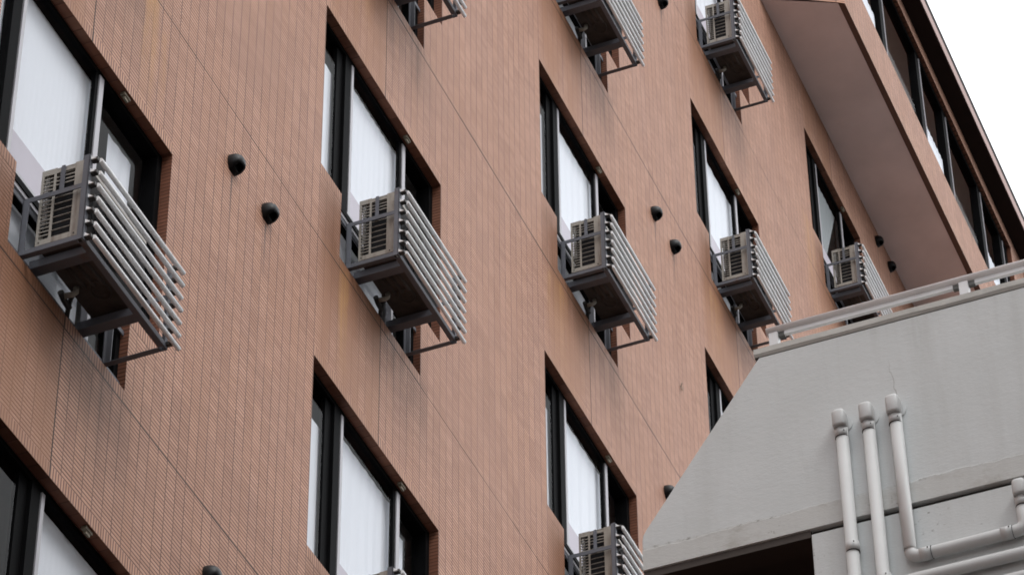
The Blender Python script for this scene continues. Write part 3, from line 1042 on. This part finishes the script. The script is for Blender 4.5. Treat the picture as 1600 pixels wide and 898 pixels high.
# ------------------------------------------------------------------ weed in a tile joint
wd = MB()
for k in range(9):
    a = random.uniform(-1.2, 1.2)
    L = random.uniform(0.04, 0.10)
    b0 = Vector((0, -0.002, random.uniform(-0.01, 0.01)))
    tip = b0 + Vector((math.sin(a) * L * 0.6, -0.02 - 0.02 * random.random(), -math.cos(a) * L if k % 3 else L * 0.6))
    mid = (b0 + tip) / 2 + Vector((0, -0.012, 0.012))
    sd_ = Vector((0.008, 0.0, 0.004))
    wd.quad([b0, mid - sd_, tip, mid + sd_])
wd.tube([(0, 0.002, 0.03), (0.002, -0.008, 0.0), (0.006, -0.02, -0.06)], 0.003, 6)
wo = wd.build('weed', MT['leaf'], weld=False)
wo.scale = (0.62, 0.62, 0.62)
wo.location = (6.905, 0.0, ZO + 2.0)
wo['label'] = 'tiny green weed sprouting from a joint of the tiled wall'
wo['category'] = 'plant'

# ------------------------------------------------------------------ grey concrete building in front
cb = empty('concrete_building', (0.5, -2.0, 0), 'grey painted concrete building with a slanted parapet end in front of the tiled block', 'building')


def cbuild(m, name, mat, parent=None, bevel=0.0):
    """mesh given in world coordinates, hung under the building's empty"""
    o = m.build(name, mat, parent or cb, bevel=bevel)
    if (parent or cb) is cb:
        o.matrix_parent_inverse = Matrix.Translation(cb.location).inverted()
    return o


GX = 0.5
YR = -10.0
m = MB()
m.prism([(-2.625, 14.700), (YR, 14.700), (YR, 13.384), (-1.862, 13.384), (-1.862, 13.60), (-1.868, 13.632), (-1.888, 13.668)], 0, GX, GX + 0.16)
cbuild(m, 'parapet', MT['stucco'], bevel=0.006)
# rough raised band of later render along the foot of the parapet, its top edge uneven
m = MB()
nb = 260
rb = random.Random(3)
wv = [0.0]
for k in range(nb):
    wv.append(wv[-1] * 0.82 + rb.uniform(-0.0065, 0.0065))
for k in range(nb):
    ya, yb_ = -1.864 + (YR + 1.864) * k / nb, -1.864 + (YR + 1.864) * (k + 1) / nb
    za, zb_ = 13.532 + wv[k], 13.532 + wv[k + 1]
    xf = GX - 0.006
    m.quad([(xf, ya, 13.387), (xf, yb_, 13.387), (xf, yb_, zb_ - 0.006), (xf, ya, za - 0.006)])
    m.quad([(xf, ya, za - 0.006), (xf, yb_, zb_ - 0.006), (GX + 0.001, yb_, zb_ + 0.001), (GX + 0.001, ya, za + 0.001)])
    m.quad([(xf, ya, 13.387), (xf, yb_, 13.387), (GX + 0.001, yb_, 13.387), (GX + 0.001, ya, 13.387)])
m.quad([(GX - 0.006, -1.864, 13.387), (GX + 0.001, -1.864, 13.387), (GX + 0.001, -1.864, 13.53), (GX - 0.006, -1.864, 13.525)])
cbuild(m, 'render_band', MT['stucco'])
m = MB()
n = 40
# coping: a mortar cap with a slightly wavering lower lip
for k in range(n):
    ya = -2.598 + (YR + 2.598) * k / n
    yb2 = -2.598 + (YR + 2.598) * (k + 1) / n
    da = 0.004 * math.sin(k * 1.7) + 0.002 * math.sin(k * 4.1)
    db_ = 0.004 * math.sin((k + 1) * 1.7) + 0.002 * math.sin((k + 1) * 4.1)
    x0, x1 = GX - 0.010, GX + 0.19
    za, zb_ = 14.722 + da * 0.6, 14.722 + db_ * 0.6
    m.quad([(x0, ya, za), (x0, yb2, zb_), (x0, yb2, 14.76), (x0, ya, 14.76)])
    m.quad([(x0, ya, za), (x0, yb2, zb_), (GX + 0.001, yb2, 14.704), (GX + 0.001, ya, 14.704)])
    m.quad([(x0, ya, 14.76), (x0, yb2, 14.76), (x1, yb2, 14.764), (x1, ya, 14.764)])
    m.quad([(x1, ya, 14.70), (x1, yb2, 14.70), (x1, yb2, 14.764), (x1, ya, 14.764)])
m.quad([(GX - 0.010, -2.598, 14.722), (GX + 0.001, -2.598, 14.704), (GX + 0.19, -2.598, 14.70), (GX + 0.19, -2.598, 14.764), (GX - 0.010, -2.598, 14.76)])
cbuild(m, 'coping', MT['coping'])
m = MB()
m.box((GX + 0.006, -2.852, 0.0), (GX + 0.30, YR, 13.355))
cbuild(m, 'wall', MT['stucco'], bevel=0.006)
m = MB()
m.box((GX + 0.028, -2.856, 13.3555), (GX + 0.30, YR, 13.3835))
cbuild(m, 'construction_joint', MT['seal'])
m = MB()
m.box((GX + 0.005, -1.864, 13.335), (GX + 0.16, -2.851, 13.3835))
cbuild(m, 'drip_beam', MT['cavity'])
m = MB()
m.box((GX + 0.161, -1.868, 13.37), (5.0, YR, 13.60))
cbuild(m, 'floor_slab', MT['cavity'])
m = MB()
m.box((GX + 0.161, -1.868, 0.0), (5.0, -1.98, 13.369))
m.box((2.2, -1.981, 0.0), (5.0, YR, 13.369))
m.box((GX + 0.301, -2.90, 0.0), (2.199, -3.1, 13.369))
cbuild(m, 'inner_wall', MT['cavity'])

m = MB()
m.box((-12.5, -10.5, 0.0), (GX - 0.02, -20.0, 21.0))  # added out-of-view block, shades the lower left of the tiled wall
cbuild(m, 'added_shade_block', MT['shade_block'])

# ---- handrail on the parapet
hr = empty('handrail', (GX + 0.09, -2.70, 14.764), 'silver aluminium handrail on square posts along the concrete parapet', 'handrail')


def hbuild(m, name, mat, parent=None):
    o = m.build(name, mat, parent or hr)
    if parent is None:
        o.matrix_parent_inverse = Matrix.Translation(hr.location).inverted()
    return o


RXC = GX + 0.085
m = MB()
prof = [(RXC + 0.036 * math.cos(a), 14.938 + 0.026 * math.sin(a)) for a in [math.pi * 2 * k / 20 for k in range(20)]]
m.prism(prof, 1, -2.662, YR)
m.sm = [False, False] + [True] * 20
hbuild(m, 'rail', MT['rail'])
pys = [-2.704, -3.86, -5.016, -6.172, -7.328, -8.484, -9.64]
for y in pys:
    m = MB()
    m.box((RXC - 0.026, y - 0.027, 14.7625), (RXC + 0.026, y + 0.027, 14.914))
    po = hbuild(m, 'post', MT['rail'])
    for ya, yb2 in ((y - 0.065, y - 0.0275),) + (((y + 0.0275, y + 0.065),) if y < -2.8 else ()):
        q = MB()
        q.box((RXC - 0.014, ya, 14.884), (RXC + 0.014, yb2, 14.916))
        q.build('clamp', MT['rail_dark'], po)
for a, b in zip(pys[:-1], pys[1:]):
    m = MB()
    m.box((RXC - 0.016, a - 0.0655, 14.893), (RXC + 0.012, b + 0.0655, 14.9165))
    m.box((RXC - 0.019, a - 0.0655, 14.887), (RXC + 0.006, b + 0.0655, 14.8925))
    hbuild(m, 'lower_rail', MT['rail'])


# ---- duct covers on the wall
def duct(label, spec):
    z_mean = sum(p[1] for p in spec['path']) / len(spec['path'])
    y0 = spec['path'][0][0]
    t = empty('duct_pipe', (GX, y0, spec['path'][0][1]), label, 'pipe', 'ivory duct pipes on the concrete wall')
    inv = Matrix.Translation(t.location).inverted()
    R = 0.0365
    XP = GX - 0.036
    path = spec['path']
    # straight runs with rounded elbows
    pts = []
    for k, (y, z) in enumerate(path):
        if 0 < k < len(path) - 1:
            p = Vector((y, z))
            a = (Vector(path[k - 1]) - p).normalized()
            b = (Vector(path[k + 1]) - p).normalized()
            q = 0.055
            for s_ in range(9):
                f = s_ / 8
                e = (p + a * q) * (1 - f) ** 2 + p * 2 * f * (1 - f) + (p + b * q) * f ** 2
                pts.append((XP, e.x, e.y))
        else:
            pts.append((XP, y, z))
    mm = MB()
    mm.tube(pts, R, 18, flat=((1, 0, 0), 0.9))
    o = mm.build('run', MT['pipe'], t)
    o.matrix_parent_inverse = inv
    for (y, z, vert) in spec.get('couplings', ()):
        mm = MB()
        d = Vector((0, 0, 1)) if vert else Vector((0, 1, 0))
        c = Vector((XP, y, z))
        mm.tube([c - d * 0.032, c + d * 0.032], R * 1.06, 18)
        o = mm.build('coupling', MT['pipe'], t)
        o.matrix_parent_inverse = inv
        e = MB()
        e.tube([c - d * 0.0345, c - d * 0.0325], R * 1.07, 18)
        e.tube([c + Vector((-R * 1.05, -0.018, 0.012)), c + Vector((-R * 1.09 - .002, -0.019, 0.012))], 0.004, 8)
        x = e.build('seam', MT['seal'], o)
        x.matrix_parent_inverse = Matrix.Identity(4)
    if 'cap' in spec:
        y, z0, z1 = spec['cap']
        mm = MB()
        hw = 0.040
        # body: rounded box outline in plan, lofted with a domed top
        rings = []
        for (zf, sc_) in ((z0, 0.88), (z0 + 0.012, 1.0), (z1 - 0.022, 1.0), (z1 - 0.008, 0.95), (z1, 0.80)):
            ring = []
            for k in range(20):
                a = 2 * math.pi * k / 20
                ca, sa = math.cos(a), math.sin(a)
                px = math.copysign(abs(ca) ** 0.55, ca) * 0.046
                py = math.copysign(abs(sa) ** 0.55, sa) * hw
                ring.append((GX - 0.049 + px * sc_, y + py * sc_, zf))
            rings.append(len(mm.v))
            mm.v += ring
        for k in range(len(rings) - 1):
            for j in range(20):
                mm.f.append((rings[k] + j, rings[k] + (j + 1) % 20, rings[k + 1] + (j + 1) % 20, rings[k + 1] + j))
                mm.sm.append(True)
                mm.uv.append(None)
        for rg in (rings[0], rings[-1]):
            mm.f.append(tuple(rg + j for j in range(20)))
            mm.sm.append(False)
            mm.uv.append(None)
        o = mm.build('wall_cap', MT['pipe'], t)
        o.matrix_parent_inverse = inv
        fl = MB()
        fl.tube([(GX + 0.002, y - 0.004, (z0 + z1) / 2), (GX - 0.007, y - 0.004, (z0 + z1) / 2)], 0.056, 24)
        x = fl.build('wall_flange', MT['pipe'], o)
        x.matrix_parent_inverse = Matrix.Identity(4)
        cl = MB()
        cl.tube([(XP, y, z0 - 0.058), (XP, y, z0 + 0.004)], R * 1.04, 18)
        o = cl.build('coupling', MT['pipe'], t)
        o.matrix_parent_inverse = inv
        e = MB()
        e.tube([(XP, y, z0 - 0.061), (XP, y, z0 - 0.0585)], R * 1.055, 18)
        e.tube([(XP - R * 0.86, y - R * 0.62, z0 - 0.03), (XP - R * 0.91, y - R * 0.66, z0 - 0.03)], 0.004, 8)
        x = e.build('seam', MT['seal'], o)
        x.matrix_parent_inverse = Matrix.Identity(4)
    return t


duct('leftmost upright duct pipe with a coupling low down, beside the dark opening',
     {'path': [(-3.090, 14.0), (-3.094, 9.0)], 'cap': (-3.088, 13.992, 14.105), 'couplings': [(-3.094, 13.165, True)]})
duct('middle of the three upright duct pipes, straight down past the joint',
     {'path': [(-3.248, 14.0), (-3.257, 9.0)], 'cap': (-3.246, 13.990, 14.107), 'couplings': [(-3.256, 12.90, True)]})
duct('rightmost upright duct pipe that bends into a run to the right',
     {'path': [(-3.406, 14.0), (-3.412, 13.004), (-4.055, 13.008), (-4.055, 13.20)], 'cap': (-3.404, 13.992, 14.112),
      'couplings': [(-3.50, 13.005, False), (-3.955, 13.0075, False)]})
duct('short capped duct pipe at the right edge, above the level run',
     {'path': [(-4.0555, 13.2005), (-4.0555, 13.2405)], 'cap': (-4.056, 13.215, 13.315)})
duct('upper of the two slim level pipes at the bottom right corner',
     {'path': [(-3.335, 9.0), (-3.335, 12.856), (YR, 12.856)]})
duct('lowest level pipe cutting the bottom right corner',
     {'path': [(-3.50, 9.0), (-3.50, 12.702), (YR, 12.702)]})
